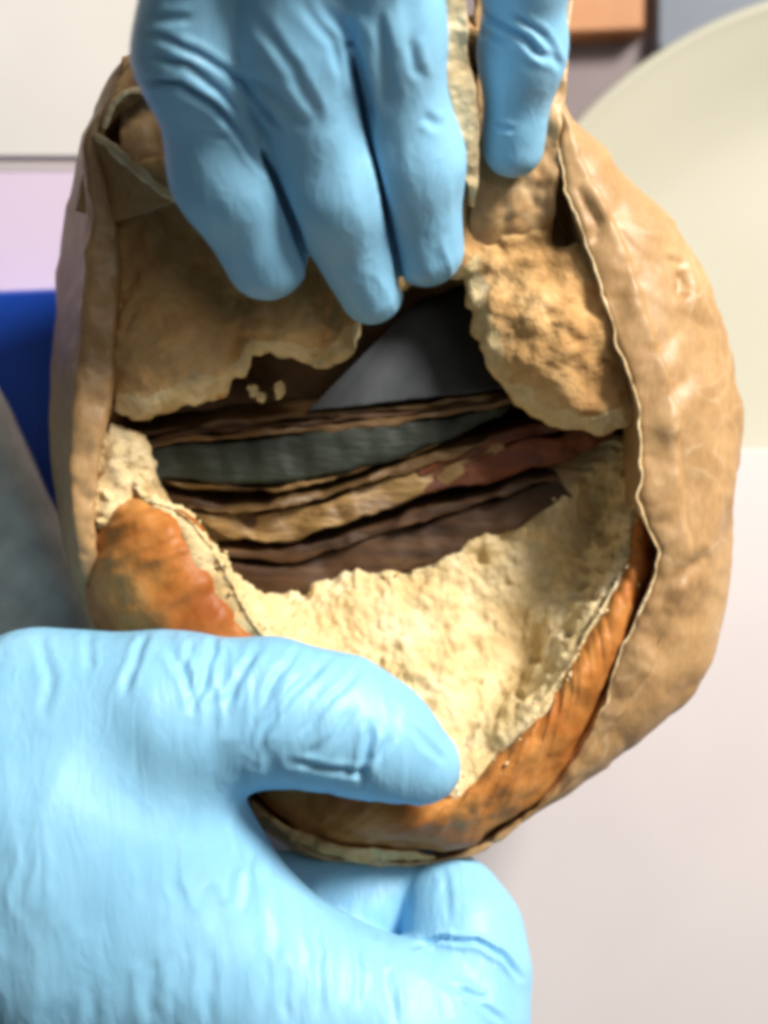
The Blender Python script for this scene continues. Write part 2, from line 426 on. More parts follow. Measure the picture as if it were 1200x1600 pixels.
# ------------------------------------------------------------------ paper bag
NB = 760
rim = [(880, 192, 30), (888, 290, 34), (922, 400, 36), (958, 510, 36), (993, 615, 32), (1003, 720, 24), (1008, 800, 18), (1034, 862, 8),
       (1012, 940, 0), (978, 1010, -10), (935, 1110, -26), (868, 1228, -60), (790, 1298, -90), (735, 1330, -100), (655, 1345, -112), (560, 1343, -122),
       (480, 1322, -132), (410, 1268, -138), (320, 1200, -130), (220, 1080, -90), (160, 960, -80), (148, 850, -20), (150, 700, 0), (174, 610, 14), (182, 480, 22),
       (180, 360, 28), (152, 218, 30), (215, 146, 24), (300, 100, 30), (450, 70, 34), (600, 50, 36), (735, 60, 36), (830, 120, 34)]
sil = [(892, 186, -20), (962, 252, -40), (1048, 345, -70), (1110, 455, -90), (1148, 570, -100), (1156, 665, -105), (1146, 780, -105), (1140, 890, -105),
       (1126, 985, -100), (1085, 1078, -100), (1000, 1150, -110), (872, 1246, -110), (788, 1304, -115), (737, 1333, -112), (655, 1352, -130), (560, 1352, -140),
       (475, 1335, -150), (400, 1285, -156), (300, 1220, -150), (200, 1100, -120), (135, 960, -190), (98, 840, -200), (78, 720, -200), (74, 600, -200), (84, 480, -190),
       (108, 340, -150), (134, 222, -80), (196, 100, -20), (290, 70, -10), (450, 35, -10), (600, 15, -10), (750, 25, -10), (850, 100, -10)]
rim_m = crom(PP(rim + [rim[0]]), NB + 1)[:-1]
# match parameters: resample the silhouette by the rim's knots
def match(kn, pts, n):
    kn = PP(kn + [kn[0]]); pts = PP(pts + [pts[0]])
    s = np.r_[0, np.cumsum(np.linalg.norm(np.diff(kn[:, :2], axis=0), axis=1))]; s /= s[-1]
    u = np.linspace(0, 1, n + 1)[:-1]; i = np.clip(np.searchsorted(s, u, 'right') - 1, 0, len(s) - 2)
    t = ((u - s[i]) / (s[i + 1] - s[i]))[:, None]; m = len(pts) - 1
    p0 = pts[(i - 1) % m]; p1 = pts[i % m]; p2 = pts[(i + 1) % m]; p3 = pts[(i + 2) % m]
    return 0.5 * (2 * p1 + (p2 - p0) * t + (2 * p0 - 5 * p1 + 4 * p2 - p3) * t ** 2 + (3 * p1 - p0 - 3 * p2 + p3) * t ** 3)
sil_m = match(rim, sil, NB)
cen = np.array([600, 720, 0.0])
ou = sil_m - rim_m; wid = np.linalg.norm(ou[:, :2], axis=1)
rows = []
ins_ = rim_m.copy(); d_ = cen - rim_m; d_[:, 2] = 0; d_ /= np.linalg.norm(d_, axis=1)[:, None]
for k, (dd, dz) in enumerate([(6, -150), (-4, -100), (-4, -55), (0, -22), (0, -8)]):
    r = rim_m + d_ * (-abs(dd) if dd < 0 else dd * 0); r[:, 2] += dz; rows.append(r)
rows.append(rim_m)
lipw = np.minimum(58, wid * 0.35)
def along(wpx, dz):
    t = np.clip(wpx / np.maximum(wid, 1e-6), 0, 1)[:, None]
    r = rim_m + ou * t; r[:, 2] = rim_m[:, 2] + dz + 0 * r[:, 2]
    return r
for tt, dz in ((0.12, 2), (0.25, 3), (0.4, 4), (0.55, 5), (0.7, 6), (0.85, 6), (0.95, 4), (1.0, -5)):
    r = along(lipw * tt, dz); rows.append(r)
base = along(lipw, -6)
lin = np.clip((330 - rim_m[:, 0]) / 120, 0, 1) * 0.6
for tt in np.linspace(0, 1, 26)[1:]:
    r = base + (sil_m - base) * tt
    zz = base[:, 2] + (sil_m[:, 2] - base[:, 2]) * ((0.30 + lin) * tt + (0.70 - lin) * (1 - np.sqrt(np.maximum(1 - tt * tt, 0))))
    r[:, 2] = zz; rows.append(r)
for a in np.linspace(0, 1, 16)[1:]:
    sh = math.cos(a * math.pi / 2)
    r = cen + (sil_m - cen) * np.array([0.08 + 0.92 * sh ** 0.7, 0.08 + 0.92 * sh ** 0.7, 1]); r[:, 2] = sil_m[:, 2] + (-380 - sil_m[:, 2]) * math.sin(a * math.pi / 2); rows.append(r)
nr = len(rows)
v = np.concatenate(rows); q = grid_faces(nr, NB, True)
v = np.concatenate([v, [cen + (0, 0, -385)]]); capi = len(v) - 1
n = vnormals(v, q)
if (n[9 * NB:10 * NB, 2]).mean() < 0: n = -n
w1, w2 = worley(v + 25 * np.stack([fbm(v, 90, 2, 3), fbm(v, 90, 2, 4), fbm(v, 90, 2, 6)], 1), 95, 11)
cr = np.clip((w2 - w1) * 2.2, 0, 1)
rowi = np.r_[np.repeat(np.arange(nr), NB), nr]
amp = np.where(rowi < 4, 0.3, 1.0)
wv = v + 30 * np.stack([fbm(v, 110, 2, 3), fbm(v, 110, 2, 4), fbm(v, 110, 2, 6)], 1)
disp = (fbm(v, 260, 2, 21) * 4 + facet(wv, 120, 22) * 7 + facet(wv, 62, 24) * 5.0 + facet(wv, 30, 27) * 1.6) * amp
for pts_, w_, dp_ in (([(1050, 405), (1066, 412)], 7, 8), ([(1068, 428), (1073, 442), (1070, 455)], 7, 18), ([(1030, 930), (1060, 900), (1100, 870)], 10, 7), ([(905, 300), (935, 350), (930, 372)], 8, 7)):
    dd_, _t = polyline_dist(to_px(v), pts_); disp -= dp_ * np.exp(-(dd_ / w_) ** 2) * (rowi > 6)
lipm = ((rowi >= 5) & (rowi <= 13))
disp += lipm * (facet(v, 40, 51) * 5 + facet(v, 20, 53) * 1.8)
v = v + n * disp[:, None]
v[:-1] += (rowi[:-1] == 5)[:, None] * np.stack([fbm(v[:-1], 30, 2, 71) * 4, fbm(v[:-1], 30, 2, 72) * 4, 0 * v[:-1, 0]], 1)
faces = q.tolist() + [[(nr - 1) * NB + i, (nr - 1) * NB + (i + 1) % NB, capi] for i in range(NB)]
bag = empty('paper_bag', cen + (0, 0, -385))
tag(bag, 'crumpled brown paper bag, its mouth held open round the loaf', 'paper bag')
bo = link('bag_body', v, faces, M_PAPER, bag)
rr_ = v[5 * NB:6 * NB]; pr_ = to_px(rr_); keep = np.where((pr_[:, 0] > 860) & (pr_[:, 1] > 230) & (pr_[:, 1] < 1120))[0]
rc_ = rr_[keep] + np.array([-1.5, 0, 1.0]); tg_ = np.gradient(rc_, axis=0); tg_ /= np.linalg.norm(tg_, axis=1)[:, None]
sd_ = np.cross(tg_, (0, 0, 1.0)); sd_ /= np.linalg.norm(sd_, axis=1)[:, None]; up_ = np.cross(sd_, tg_)
aa_ = np.linspace(0, 2 * math.pi, 8, endpoint=False); er_ = 1.9 * (1 + 0.7 * fbm(rc_, 25, 2, 401))
ev_ = (rc_[:, None] + er_[:, None, None] * (np.cos(aa_)[None, :, None] * sd_[:, None] + np.sin(aa_)[None, :, None] * up_[:, None])).reshape(-1, 3)
link('rim_edge', ev_, grid_faces(len(rc_), 8, True), M_EDGE, bag)
md = bo.modifiers.new('paper thickness', 'SOLIDIFY'); md.thickness = 0.0003; md.offset = 0
# sheets of the folded paper at the mouth
def sheet(name, a, b, n=40, m=14, amp=3.0, seed=1, mat_=M_PAPER, thick=0.0004, parent=bag):
    A = crom(PP(a), n); B = crom(PP(b), n)
    t = np.linspace(0, 1, m)[:, None, None]
    g = (A[None] * (1 - t) + B[None] * t).reshape(-1, 3)
    g = g + np.stack([fbm(g, 40, 2, seed) * amp * 0.5, fbm(g, 40, 2, seed + 9) * amp * 0.5, fbm(g, 35, 3, seed + 5) * amp], 1)
    o = link(name, g, grid_faces(m, n), mat_, parent)
    s = o.modifiers.new('paper thickness', 'SOLIDIFY'); s.thickness = thick; s.offset = 0
    return o
sheet('folded_corner', [(118, 330, -20), (134, 262, 6), (150, 212, 36)], [(176, 346, 14), (228, 332, 34), (280, 312, 56)], 30, 34, 3, 41)
def bead(name, pts, r, mat_, seed=0, amp=2.0, nn=60, parent=bag):
    c = crom(PP(pts), nn); t = np.gradient(c, axis=0); t /= np.linalg.norm(t, axis=1)[:, None]
    up = np.array([0, 0, 1.0]); s = np.cross(t, up); s /= np.linalg.norm(s, axis=1)[:, None]; u2 = np.cross(s, t)
    k = 10; a = np.linspace(0, 2 * math.pi, k, endpoint=False)
    rr = r * (1 + 0.35 * fbm(c, 18, 2, seed)) * np.clip(np.minimum(np.linspace(0, 1, nn), np.linspace(1, 0, nn)) * 14 + 0.3, 0.3, 1)
    g = (c[:, None] + rr[:, None, None] * (np.cos(a)[None, :, None] * s[:, None] + np.sin(a)[None, :, None] * u2[:, None])).reshape(-1, 3)
    g = g + np.stack([fbm(g, 30, 2, seed + 1), fbm(g, 30, 2, seed + 2), fbm(g, 30, 2, seed + 3)], 1) * amp
    f = grid_faces(nn, k, True).tolist() + [list(range(k)), list(range((nn - 1) * k, nn * k))]
    return link(name, g, f, mat_, parent)
bead('corner_edge', [(148, 210, 38), (180, 236, 46), (214, 266, 54), (250, 296, 60), (280, 312, 58)], 7, M_EDGE, 3)
bead('corner_edge', [(160, 200, 34), (178, 166, 40), (200, 143, 44), (226, 142, 40)], 5, M_EDGE, 8)
sheet('folded_corner', [(140, 215, 10), (165, 160, 16), (205, 95, 10)], [(158, 205, 30), (180, 165, 38), (240, 140, 36)], 30, 16, 3, 47)
sheet('pinched_edge', [(688, -40, 300), (692, 80, 240), (708, 180, 170), (720, 250, 112), (734, 318, 40)],
      [(722, -40, 290), (732, 70, 232), (744, 160, 164), (748, 240, 108), (740, 322, 40)], 90, 14, 7, 61, M_EDGE)
sheet('pinched_edge', [(738, -40, 20), (745, 120, 20), (740, 250, 22), (735, 330, 4), (738, 440, -70)], [(905, -30, 26), (884, 120, 40), (874, 240, 34), (868, 330, 0), (862, 430, -80)], 80, 26, 9, 67)
sheet('pinched_edge', [(190, 90, 5), (400, 20, 10), (690, 10, 20)], [(182, 320, -20), (400, 330, -20), (720, 320, -10)], 60, 30, 7, 77)

# ------------------------------------------------------------------ bread
loaf = empty('bread_loaf', np.array([600, 760, -360.0]))
tag(loaf, 'round white loaf torn open inside the brown paper bag, orange-brown crust below', 'bread')
NT = 420
E = [(205, 700, -70), (222, 770, -45), (285, 800, -5), (326, 842, 10), (360, 900, 14), (408, 985, 10), (520, 1100, -60), (640, 1205, -42), (712, 1232, -14), (778, 1180, -8),
     (850, 1094, -14), (902, 1020, -20), (942, 948, -30), (975, 885, -45), (998, 770, -62), (1004, 680, -75)]
O = [(140, 700, -85), (150, 790, -80), (142, 860, -70), (128, 930, -66), (170, 1010, -60), (300, 1100, -80), (420, 1255, -165), (500, 1318, -140), (600, 1330, -105), (700, 1326, -75),
     (790, 1290, -75), (880, 1205, -75), (948, 1085, -75), (1000, 960, -78), (1030, 800, -90), (1026, 680, -100)]
def samp(pts, n): 
    pts = PP(pts); m = len(pts); u = np.linspace(0, m - 1, n); i = np.clip(u.astype(int), 0, m - 2); t = (u - i)[:, None]
    p0 = pts[np.clip(i - 1, 0, m - 1)]; p1 = pts[i]; p2 = pts[i + 1]; p3 = pts[np.clip(i + 2, 0, m - 1)]
    return 0.5 * (2 * p1 + (p2 - p0) * t + (2 * p0 - 5 * p1 + 4 * p2 - p3) * t ** 2 + (3 * p1 - p0 - 3 * p2 + p3) * t ** 3)
Em, Om = samp(E, NT), samp(O, NT)
jag = np.stack([fbm(Em, 22, 3, 81), fbm(Em, 22, 3, 82), fbm(Em, 26, 2, 83)], 1) * np.array([9, 9, 6])
Es = Em; Em = Em + jag
bulge_t = 34 + 30 * np.clip((0.42 - np.linspace(0, 1, NT)) / 0.15, 0, 1) - 70 * np.clip((0.11 - np.linspace(0, 1, NT)) / 0.06, 0, 1)
# crust: from the torn edge over the rounded rim, down the outside and under
rows = []
for t in np.linspace(-0.12, 1, 34):
    tt = max(t, 0.0)
    r = Es + (Om - Es) * tt
    r[:, 2] = Em[:, 2] + (Om[:, 2] - Em[:, 2]) * tt ** 2.2 + bulge_t * math.sin(math.pi * min(tt, 1)) ** 0.7 * (1 - 0.4 * tt)
    if t < 0: r[:, 2] += t * 160
    r[:, 2] -= 16 * max(0, 1 - tt / 0.16)
    rows.append(r)
cb = np.array([600, 800, 0.0])
for a in np.linspace(0, 1, 14)[1:]:
    r = cb + (Om - cb) * (1 - 0.35 * a * a); r[:, 2] = Om[:, 2] + (-345 - Om[:, 2]) * math.sin(a * math.pi / 2); rows.append(r)
nr = len(rows); v = np.concatenate(rows); q = grid_faces(nr, NT)
n = vnormals(v, q)
if n[15 * NT:16 * NT, 2].mean() < 0: n = -n
v = v + n * (fbm(v, 80, 2, 91) * 7 + fbm(v, 24, 2, 93) * 1.8 - np.abs(vnoise(v / 60, 95)) * 3)[:, None]
link('crust', v, q, M_CRUST, loaf)
# crumb: torn inner face from the edge down to the floor of the hollow
Lp = [(250, 700, -190), (262, 760, -200), (300, 830, -200), (340, 880, -195), (375, 905, -190), (420, 925, -185), (470, 918, -180), (540, 905, -180), (610, 900, -180), (680, 880, -180),
      (740, 850, -190), (800, 815, -190), (860, 785, -180), (910, 750, -180), (945, 720, -180), (975, 680, -185)]
Lm = samp(Lp, NT)
Cm = np.array([600, 700, -300.0])
rows = []
tn = np.linspace(0, 1, NT)
steep = np.clip((tn - 0.52) / 0.12, 0, 1)
for g in (0.34, 0.29, 0.24, 0.20, 0.16, 0.12, 0.08, 0.05, 0.02):
    r = Es + (Om - Es) * g
    r[:, 2] = Es[:, 2] + (Om[:, 2] - Es[:, 2]) * g ** 2.2 + bulge_t * math.sin(math.pi * g) ** 0.7 * (1 - 0.4 * g) + (15 - 105 * g) - 40 * g * (1 - steep) * 2
    rows.append(r)
no = len(rows)
lift = bulge_t * math.sin(math.pi * 0.02) ** 0.7 + 12
ns = 96
for s in np.linspace(0, 1, ns):
    r = Es + (Lm - Es) * s
    soft = 0.55 * s + 0.45 * s ** 2
    hard = 1 - max(0, 1 - max(0, s - 0.10) / 0.90) ** 3.2
    r[:, 2] = Es[:, 2] + (Lm[:, 2] - Es[:, 2]) * (soft * (1 - steep) + hard * steep) + 4 + lift * max(0, 1 - s / 0.14)
    rows.append(r)
for s in np.linspace(0, 1, 14)[1:]:
    r = Lm + (Cm - Lm) * s * 0.9; r[:, 2] = Lm[:, 2] + (-300 - Lm[:, 2]) * min(1, s * 2.2); rows.append(r)
nr = len(rows); v = np.concatenate(rows); q = grid_faces(nr, NT)
n = vnormals(v, q)
if n[30 * NT:31 * NT, 2].mean() < 0: n = -n
w1, w2 = worley(v + 8 * np.stack([fbm(v, 20, 2, 3), fbm(v, 20, 2, 4), fbm(v, 20, 2, 6)], 1), 30, 15)
x1, x2 = worley(v, 13, 19)
fade = np.r_[np.full((no + 4) * NT, 0.75), np.ones((nr - no - 4) * NT)]
y1, y2 = worley(v + 12 * np.stack([fbm(v, 30, 2, 13), fbm(v, 30, 2, 14), fbm(v, 30, 2, 16)], 1), 52, 23)
pores = -14 * np.clip(1 - y1 / 0.33, 0, 1) ** 0.7
vd_, _t = polyline_dist(to_px(v), [(960, 800), (880, 920), (815, 1050), (752, 1165)])
rough_ = 1 - 0.55 * np.exp(-(vd_ / 75) ** 2)
v[:, 2] -= 62 * np.exp(-(vd_ / 58) ** 2)
disp = fbm(v, 95, 2, 101) * 12 + (w1 - 0.5) * -9 * rough_ + (x1 - 0.5) * -5 * rough_ + fbm(v, 9, 2, 107) * 2.5 + fbm(v, 34, 2, 109) * 7 + pores
v = v + n * (disp * fade)[:, None]
link('crumb', v, q, M_CRUMB, loaf)
# pale crumb along the torn edges and at the left wall: a solid lump with pores
def rough_blob(name, fun, lo, hi, h, mat_, parent=loaf, amp=(9, 10, 4), seed=0, sc_=(70, 30, 12)):
    def f(p):
        d = fun(p)
        near = np.abs(d) < 40
        if near.any():
            pn = p[near]; a, _ = worley(pn, sc_[1], seed + 3)
            d = d.copy(); d[near] = d[near] + fbm(pn, sc_[0], 2, seed) * amp[0] + (a - 0.5) * amp[1] + fbm(pn, sc_[2], 2, seed + 7) * amp[2]
        return d
    v, q = surface(f, lo, hi, h)
    return link(name, v, q, mat_, parent)
def f_leftcrumb(p): return smin(cone(p, P(192, 705, -62), P(172, 800, -50), 40, 32), cone(p, P(212, 745, -90), P(200, 790, -90), 36, 30), 20)
rough_blob('side_crumb', f_leftcrumb, (90, 620, -190), (290, 880, -10), 4, M_CRUMB, seed=130, amp=(8, 12, 4))
# upper half of the loaf, pressed back by the fingers: two lobes with a notch between
topL = [(165, 300, 0), (172, 420, 0), (170, 560, 0), (172, 640, 0), (225, 655, 0), (300, 632, 0), (345, 605, 0), (380, 585, 0), (396, 562, 0), (450, 560, 0), (500, 572, 0), (540, 566, 0),
        (570, 520, 0), (600, 470, 0), (670, 420, 0), (730, 420, 0), (742, 510, 0), (770, 575, 0), (815, 622, 0), (870, 648, 0), (925, 660, 0), (975, 648, 0), (1000, 610, 0), (990, 520, 0),
        (960, 430, 0), (920, 360, 0), (880, 372, 0), (862, 350, 0), (800, 280, 0), (600, 200, 0), (300, 230, 0)]
topP = PP([(x, y, -25) for x, y, _ in topL])
def f_top(p):
    zc = -62 + 14 * np.sin(p[:, 0] / 140.0) - 0.10 * (p[:, 1] - 450) + 55 * np.exp(-(((p[:, 0] - 870) / 120) ** 2 + ((p[:, 1] - 510) / 120) ** 2)) \
         + 52 * np.exp(-(((p[:, 0] - 270) / 95) ** 2 + ((p[:, 1] - 530) / 85) ** 2)) + 30 * np.exp(-(((p[:, 0] - 470) / 60) ** 2 + ((p[:, 1] - 520) / 40) ** 2))
    d2 = poly2(p[:, 0], p[:, 1], topP) + 34
    dz = np.abs(p[:, 2] - zc) - 12
    qd = np.stack([d2, dz], 1)
    d = np.linalg.norm(np.maximum(qd, 0), axis=1) + np.minimum(qd.max(1), 0) - 34
    # folds where the lump has been pushed
    px = p[:, :2]
    for pts, w, dp in (([(395, 470), (372, 520), (362, 600)], 9, 9), ([(430, 480), (415, 540)], 8, 7), ([(740, 330), (790, 390), (880, 372)], 10, 9), ([(742, 480), (790, 400)], 9, 8),
                       ([(205, 360), (200, 440)], 16, 10), ([(880, 520), (940, 560)], 9, 6), ([(780, 300), (850, 340)], 9, 8), ([(520, 480), (500, 560)], 8, 7)):
        dd, _ = polyline_dist(px, pts); d = d + dp * np.exp(-(dd / w) ** 2)
    return d
uh = rough_blob('upper_half', f_top, (110, 170, -180), (1060, 720, 60), 4, M_TAN, seed=160, amp=(16, 10, 3.4), sc_=(70, 44, 15))
uh.data.materials.append(M_CRUMB)
fc_ = np.zeros(len(uh.data.polygons) * 3); uh.data.polygons.foreach_get('center', fc_); fc_ = fc_.reshape(-1, 3) / K * np.array([1, -1, 1]) + np.array([600, 800, 0])
de_, _t = polyline_dist(fc_[:, :2], topP[3:24, :2])
uh.data.polygons.foreach_set('material_index', (de_ < 20 + 22 * fbm(fc_, 48, 2, 171)).astype(np.int32))
# back wall of the loaf behind the hollow
def f_back(p):
    return cone(p, P(330, 380, -320), P(860, 360, -320), 105, 105, ((0, 1, 0), 1.0))
rough_blob('back_crumb', f_back, (170, 210, -470), (1020, 560, -180), 9, M_TAN, seed=190, amp=(8, 8, 3))
# loose crumbs and flakes, one tumble of them
cv, cf = [], []
ico = [(0, 0, 1), (0.9, 0, 0.4), (0.28, 0.85, 0.4), (-0.72, 0.53, 0.4), (-0.72, -0.53, 0.4), (0.28, -0.85, 0.4), (0.72, 0.53, -0.4), (-0.28, 0.85, -0.4), (-0.9, 0, -0.4), (-0.28, -0.85, -0.4), (0.72, -0.53, -0.4), (0, 0, -1)]
icf = [(0, 1, 2), (0, 2, 3), (0, 3, 4), (0, 4, 5), (0, 5, 1), (1, 6, 2), (2, 7, 3), (3, 8, 4), (4, 9, 5), (5, 10, 1), (6, 7, 2), (7, 8, 3), (8, 9, 4), (9, 10, 5), (10, 6, 1), (11, 7, 6), (11, 8, 7), (11, 9, 8), (11, 10, 9), (11, 6, 10)]
def crumb_at(c, r):
    k = len(cv); Rm = np.array(Matrix.Rotation(rng.random() * 6.28, 3, Vector(rng.normal(size=3)).normalized()))
    s = rng.uniform(0.5, 1.4, 3)
    for a in ico: cv.append(np.asarray(c) + Rm @ (np.array(a) * r * s * rng.uniform(0.7, 1.25)))
    cf.extend([[k + i for i in f] for f in icf])
for i in range(60):                                  # along the torn lip
    k = int(rng.uniform(0.02, 0.98) * NT); c = Em[k] + rng.normal(size=3) * np.array([12, 12, 3]) + (0, 0, 18); crumb_at(c, rng.uniform(2, 5))
for i in range(12):                                  # along the crumb edge that meets the packets
    k = int(rng.uniform(0.18, 0.97) * NT); c = Lm[k] + rng.normal(size=3) * np.array([10, 10, 4]) + (0, 8, 14); crumb_at(c, rng.uniform(2, 5.5))
for p_ in ((400, 612), (408, 620), (394, 606), (437, 606), (438, 614)): crumb_at(P(*p_, -100) + rng.normal(size=3) * 1.5, rng.uniform(9, 12))
cru = link('crumb_flakes', np.array(cv), cf, M_CRUMB, loaf, smooth=False); tag(cru, kind='stuff')
# pale lip of the bag bottom under the crust
sheet('torn_lip', [(394, 1254, -120), (440, 1302, -118), (520, 1338, -112), (600, 1346, -100), (680, 1338, -92)], [(396, 1252, -116), (448, 1288, -100), (524, 1318, -94), (600, 1330, -84), (678, 1334, -88)], 120, 8, 11, 88, M_TAN)

# ------------------------------------------------------------------ packets in the hollow
def layer(name, top, bot, z0, z1, back, mat_, parent, seed=0, amp=4.0, n=90, bulge=7.0):
    """a thin bent board: its front edge lies between two picture lines, the rest runs back into the bread"""
    A = crom([P(x, y, z0 - 65) for x, y in top], n); B = crom([P(x, y, z1 - 65) for x, y in bot], n)
    bk = np.asarray(back, float)
    if bk.ndim == 2: bk = bk[0] + (bk[1] - bk[0]) * np.linspace(0, 1, n)[:, None]
    rows = []
    m = 9
    w = np.stack([0 * A[:, 0], fbm(A, 55, 3, seed) * amp, fbm(A, 60, 2, seed + 3) * amp], 1)
    A = A + w; B = B + np.stack([0 * B[:, 0], fbm(B, 55, 3, seed + 6) * amp, fbm(B, 60, 2, seed + 3) * amp], 1)
    for t in np.linspace(1, 0.04, 7): rows.append(A + bk * t)
    for t in np.linspace(0, 1, m):
        r = A * (1 - t) + B * t; r = r + np.array([0, 0, 1.0]) * bulge * math.sin(math.pi * t) ** 0.6
        r[:, 2] += facet(r, 40, seed + 11) * amp * 1.1; r[:, 1] += fbm(A, 22, 2, seed + 17) * amp * 0.35 * math.sin(math.pi * (0.25 + 0.5 * t))
        rows.append(r)
    for t in np.linspace(0.04, 1, 7): rows.append(B + bk * t)
    nr = len(rows); v = np.concatenate(rows); f = grid_faces(nr, n).tolist()
    f.append([i * n for i in range(nr)]); f.append([i * n + n - 1 for i in range(nr)][::-1])
    f += [[(nr - 1) * n + i, (nr - 1) * n + i + 1, i + 1, i] for i in range(n - 1)]
    return link(name, v, f, mat_, parent)
BK = (6, -40, -170)
prng = np.random.default_rng(21)
def packet(parent, name, top, bot, z0, z1, mats, seed, amp=5.0, ws=None):
    """thin sheets pressed together between two picture lines"""
    top = np.asarray(top, float); bot = np.asarray(bot, float); n = len(mats)
    w = prng.uniform(0.6, 1.4, n) if ws is None else np.array(ws); c = np.r_[0, np.cumsum(w)] / w.sum()
    for k, m_ in enumerate(mats):
        a, b = c[k], c[k + 1] - 0.05
        z = z0 + (z1 - z0) * 0.5 * (a + b) + prng.uniform(-12, 8)
        tp = top * (1 - a) + bot * a; bt = top * (1 - b) + bot * b
        e = prng.uniform(-14, 14, 2); tp[0, 0] += e[0]; bt[0, 0] += e[0]; tp[-1, 0] += e[1]; bt[-1, 0] += e[1]
        layer(name, tp, bt, z, z - 2, BK, m_, parent, seed + 7 * k, amp, bulge=1.5)
p1 = empty('green_packet', P(500, 690, -230)); tag(p1, 'dark green packet with flat slate top, nearest the fingertips', 'packet')
layer('top_sheet', [(486, 636), (560, 628), (680, 614), (806, 596)], [(482, 641), (560, 633), (680, 620), (810, 602)], -50, -50, ((170, -180, -70), (-40, -190, -70)), M_SLATE, p1, 3, 2, bulge=1)
packet(p1, 'sheet', [(206, 676), (330, 657), (480, 646), (640, 632), (812, 610)], [(220, 704), (330, 690), (480, 678), (640, 660), (800, 630)], -54, -64, [M_TANEDGE, M_DBROWN, M_TANEDGE], 13, 5)
packet(p1, 'sheet', [(224, 706), (330, 692), (480, 680), (640, 662), (790, 634)], [(238, 750), (330, 768), (430, 772), (600, 730), (770, 656)], -66, -80, [M_GREEN, M_GOLD], 23, 5, (2.6, 0.35))
p2 = empty('gold_packet', P(560, 760, -240)); tag(p2, 'gold-brown crinkled packet turning dark red to the right, middle of three', 'packet')
layer('sheet', [(236, 766), (300, 780), (380, 800), (440, 800)], [(244, 778), (300, 800), (376, 826), (440, 822)], -92, -96, BK, M_DBROWN, p2, 37, 5, bulge=2)
packet(p2, 'sheet', [(296, 794), (400, 792), (500, 766), (600, 736), (700, 706), (790, 672)], [(322, 820), (400, 850), (490, 842), (600, 802), (700, 766), (804, 704)], -74, -92, [M_TANEDGE, M_GOLD], 43, 8, (0.6, 2.0))
packet(p2, 'sheet', [(650, 734), (730, 702), (800, 668), (870, 658), (976, 650)], [(670, 770), (740, 764), (810, 744), (890, 722), (962, 690)], -72, -88, [M_RED, M_RED], 63, 6, (0.7, 1.4))
p3 = empty('brown_packet', P(600, 850, -250)); tag(p3, 'dark brown packet lowest of three, lying against the white crumb', 'packet')
packet(p3, 'sheet', [(340, 864), (460, 858), (580, 822), (720, 780), (860, 742)], [(376, 932), (480, 932), (600, 904), (735, 860), (900, 776)], -96, -118, [M_DBROWN, M_DBROWN], 73, 7, (0.5, 1.5))

# ------------------------------------------------------------------ gloved hands
def apply_creases(v, q, creases, extra=None):
    n = vnormals(v, q)
    up = n[:, 2]
    if (n * (v - v.mean(0))).sum() < 0: n = -n; up = n[:, 2]
    px = to_px(v)
    px = px + 3.5 * np.stack([fbm(v, 40, 2, 5), fbm(v, 40, 2, 6)], 1)
    d = np.zeros(len(v))
    wgt = np.clip(up * 2.2 + 0.25, 0, 1)
    for pts, w, dep in creases:
        dd, t = polyline_dist(px, pts); w = w * 0.75
        fd = np.clip(np.minimum(t, 1 - t) * 5 + 0.12, 0, 1)
        d += fd * 0.8 * dep * (-np.exp(-(dd / w) ** 2) + 0.55 * np.exp(-((dd - 1.9 * w) / (0.9 * w)) ** 2))
    if extra is not None: d += extra(v, px)
    return v + n * (d * wgt)[:, None]
# --- lower hand: thumb on top of the crust, fingers curled below
th = [J(60, 1120, 60, 140), J(270, 1128, 88, 134), J(420, 1112, 98, 108), J(530, 1130, 96, 99), J(596, 1158, 90, 82), J(660, 1196, 78, 60)]
palm = [J(-520, 1330, -40, 300), J(-150, 1290, 0, 290), J(120, 1290, 30, 232), J(225, 1330, 40, 170)]
idx1 = [J(120, 1440, 20, 230), J(300, 1480, 20, 178), J(480, 1580, 0, 148), J(640, 1612, -20, 128), J(722, 1590, -50, 104)]
idx2 = [J(722, 1590, -50, 104), J(728, 1520, -80, 97), J(722, 1455, -105, 88), J(706, 1408, -128, 74)]
mid1 = [J(260, 1480, -90, 130), J(420, 1430, -170, 92), J(560, 1415, -190, 88), J(650, 1390, -190, 74)]
low = [J(-300, 1640, -60, 260), J(120, 1700, -60, 220), J(480, 1760, -80, 160), J(680, 1740, -100, 110)]
def f_low(p):
    d = chain(p, palm, 60)
    d = smin(d, chain(p, th, 40), 55)
    g = smin(chain(p, idx1, 45), chain(p, low, 40), 50)
    d = smin(d, g, 75)
    i2 = chain(p, idx2, 30)
    d = smin(d, i2, 14)
    d = smin(d, chain(p, mid1, 30), 12)
    # the web between thumb and forefinger stays open
    hole = cone(p, P(440, 1262, 60), P(640, 1330, 40), 34, 50)
    return -smin(-d, hole, 22)
v, q = surface(f_low, (-760, 880, -420), (900, 1960, 330), 4.2)
v = relax(v, q, 3, 0.5)
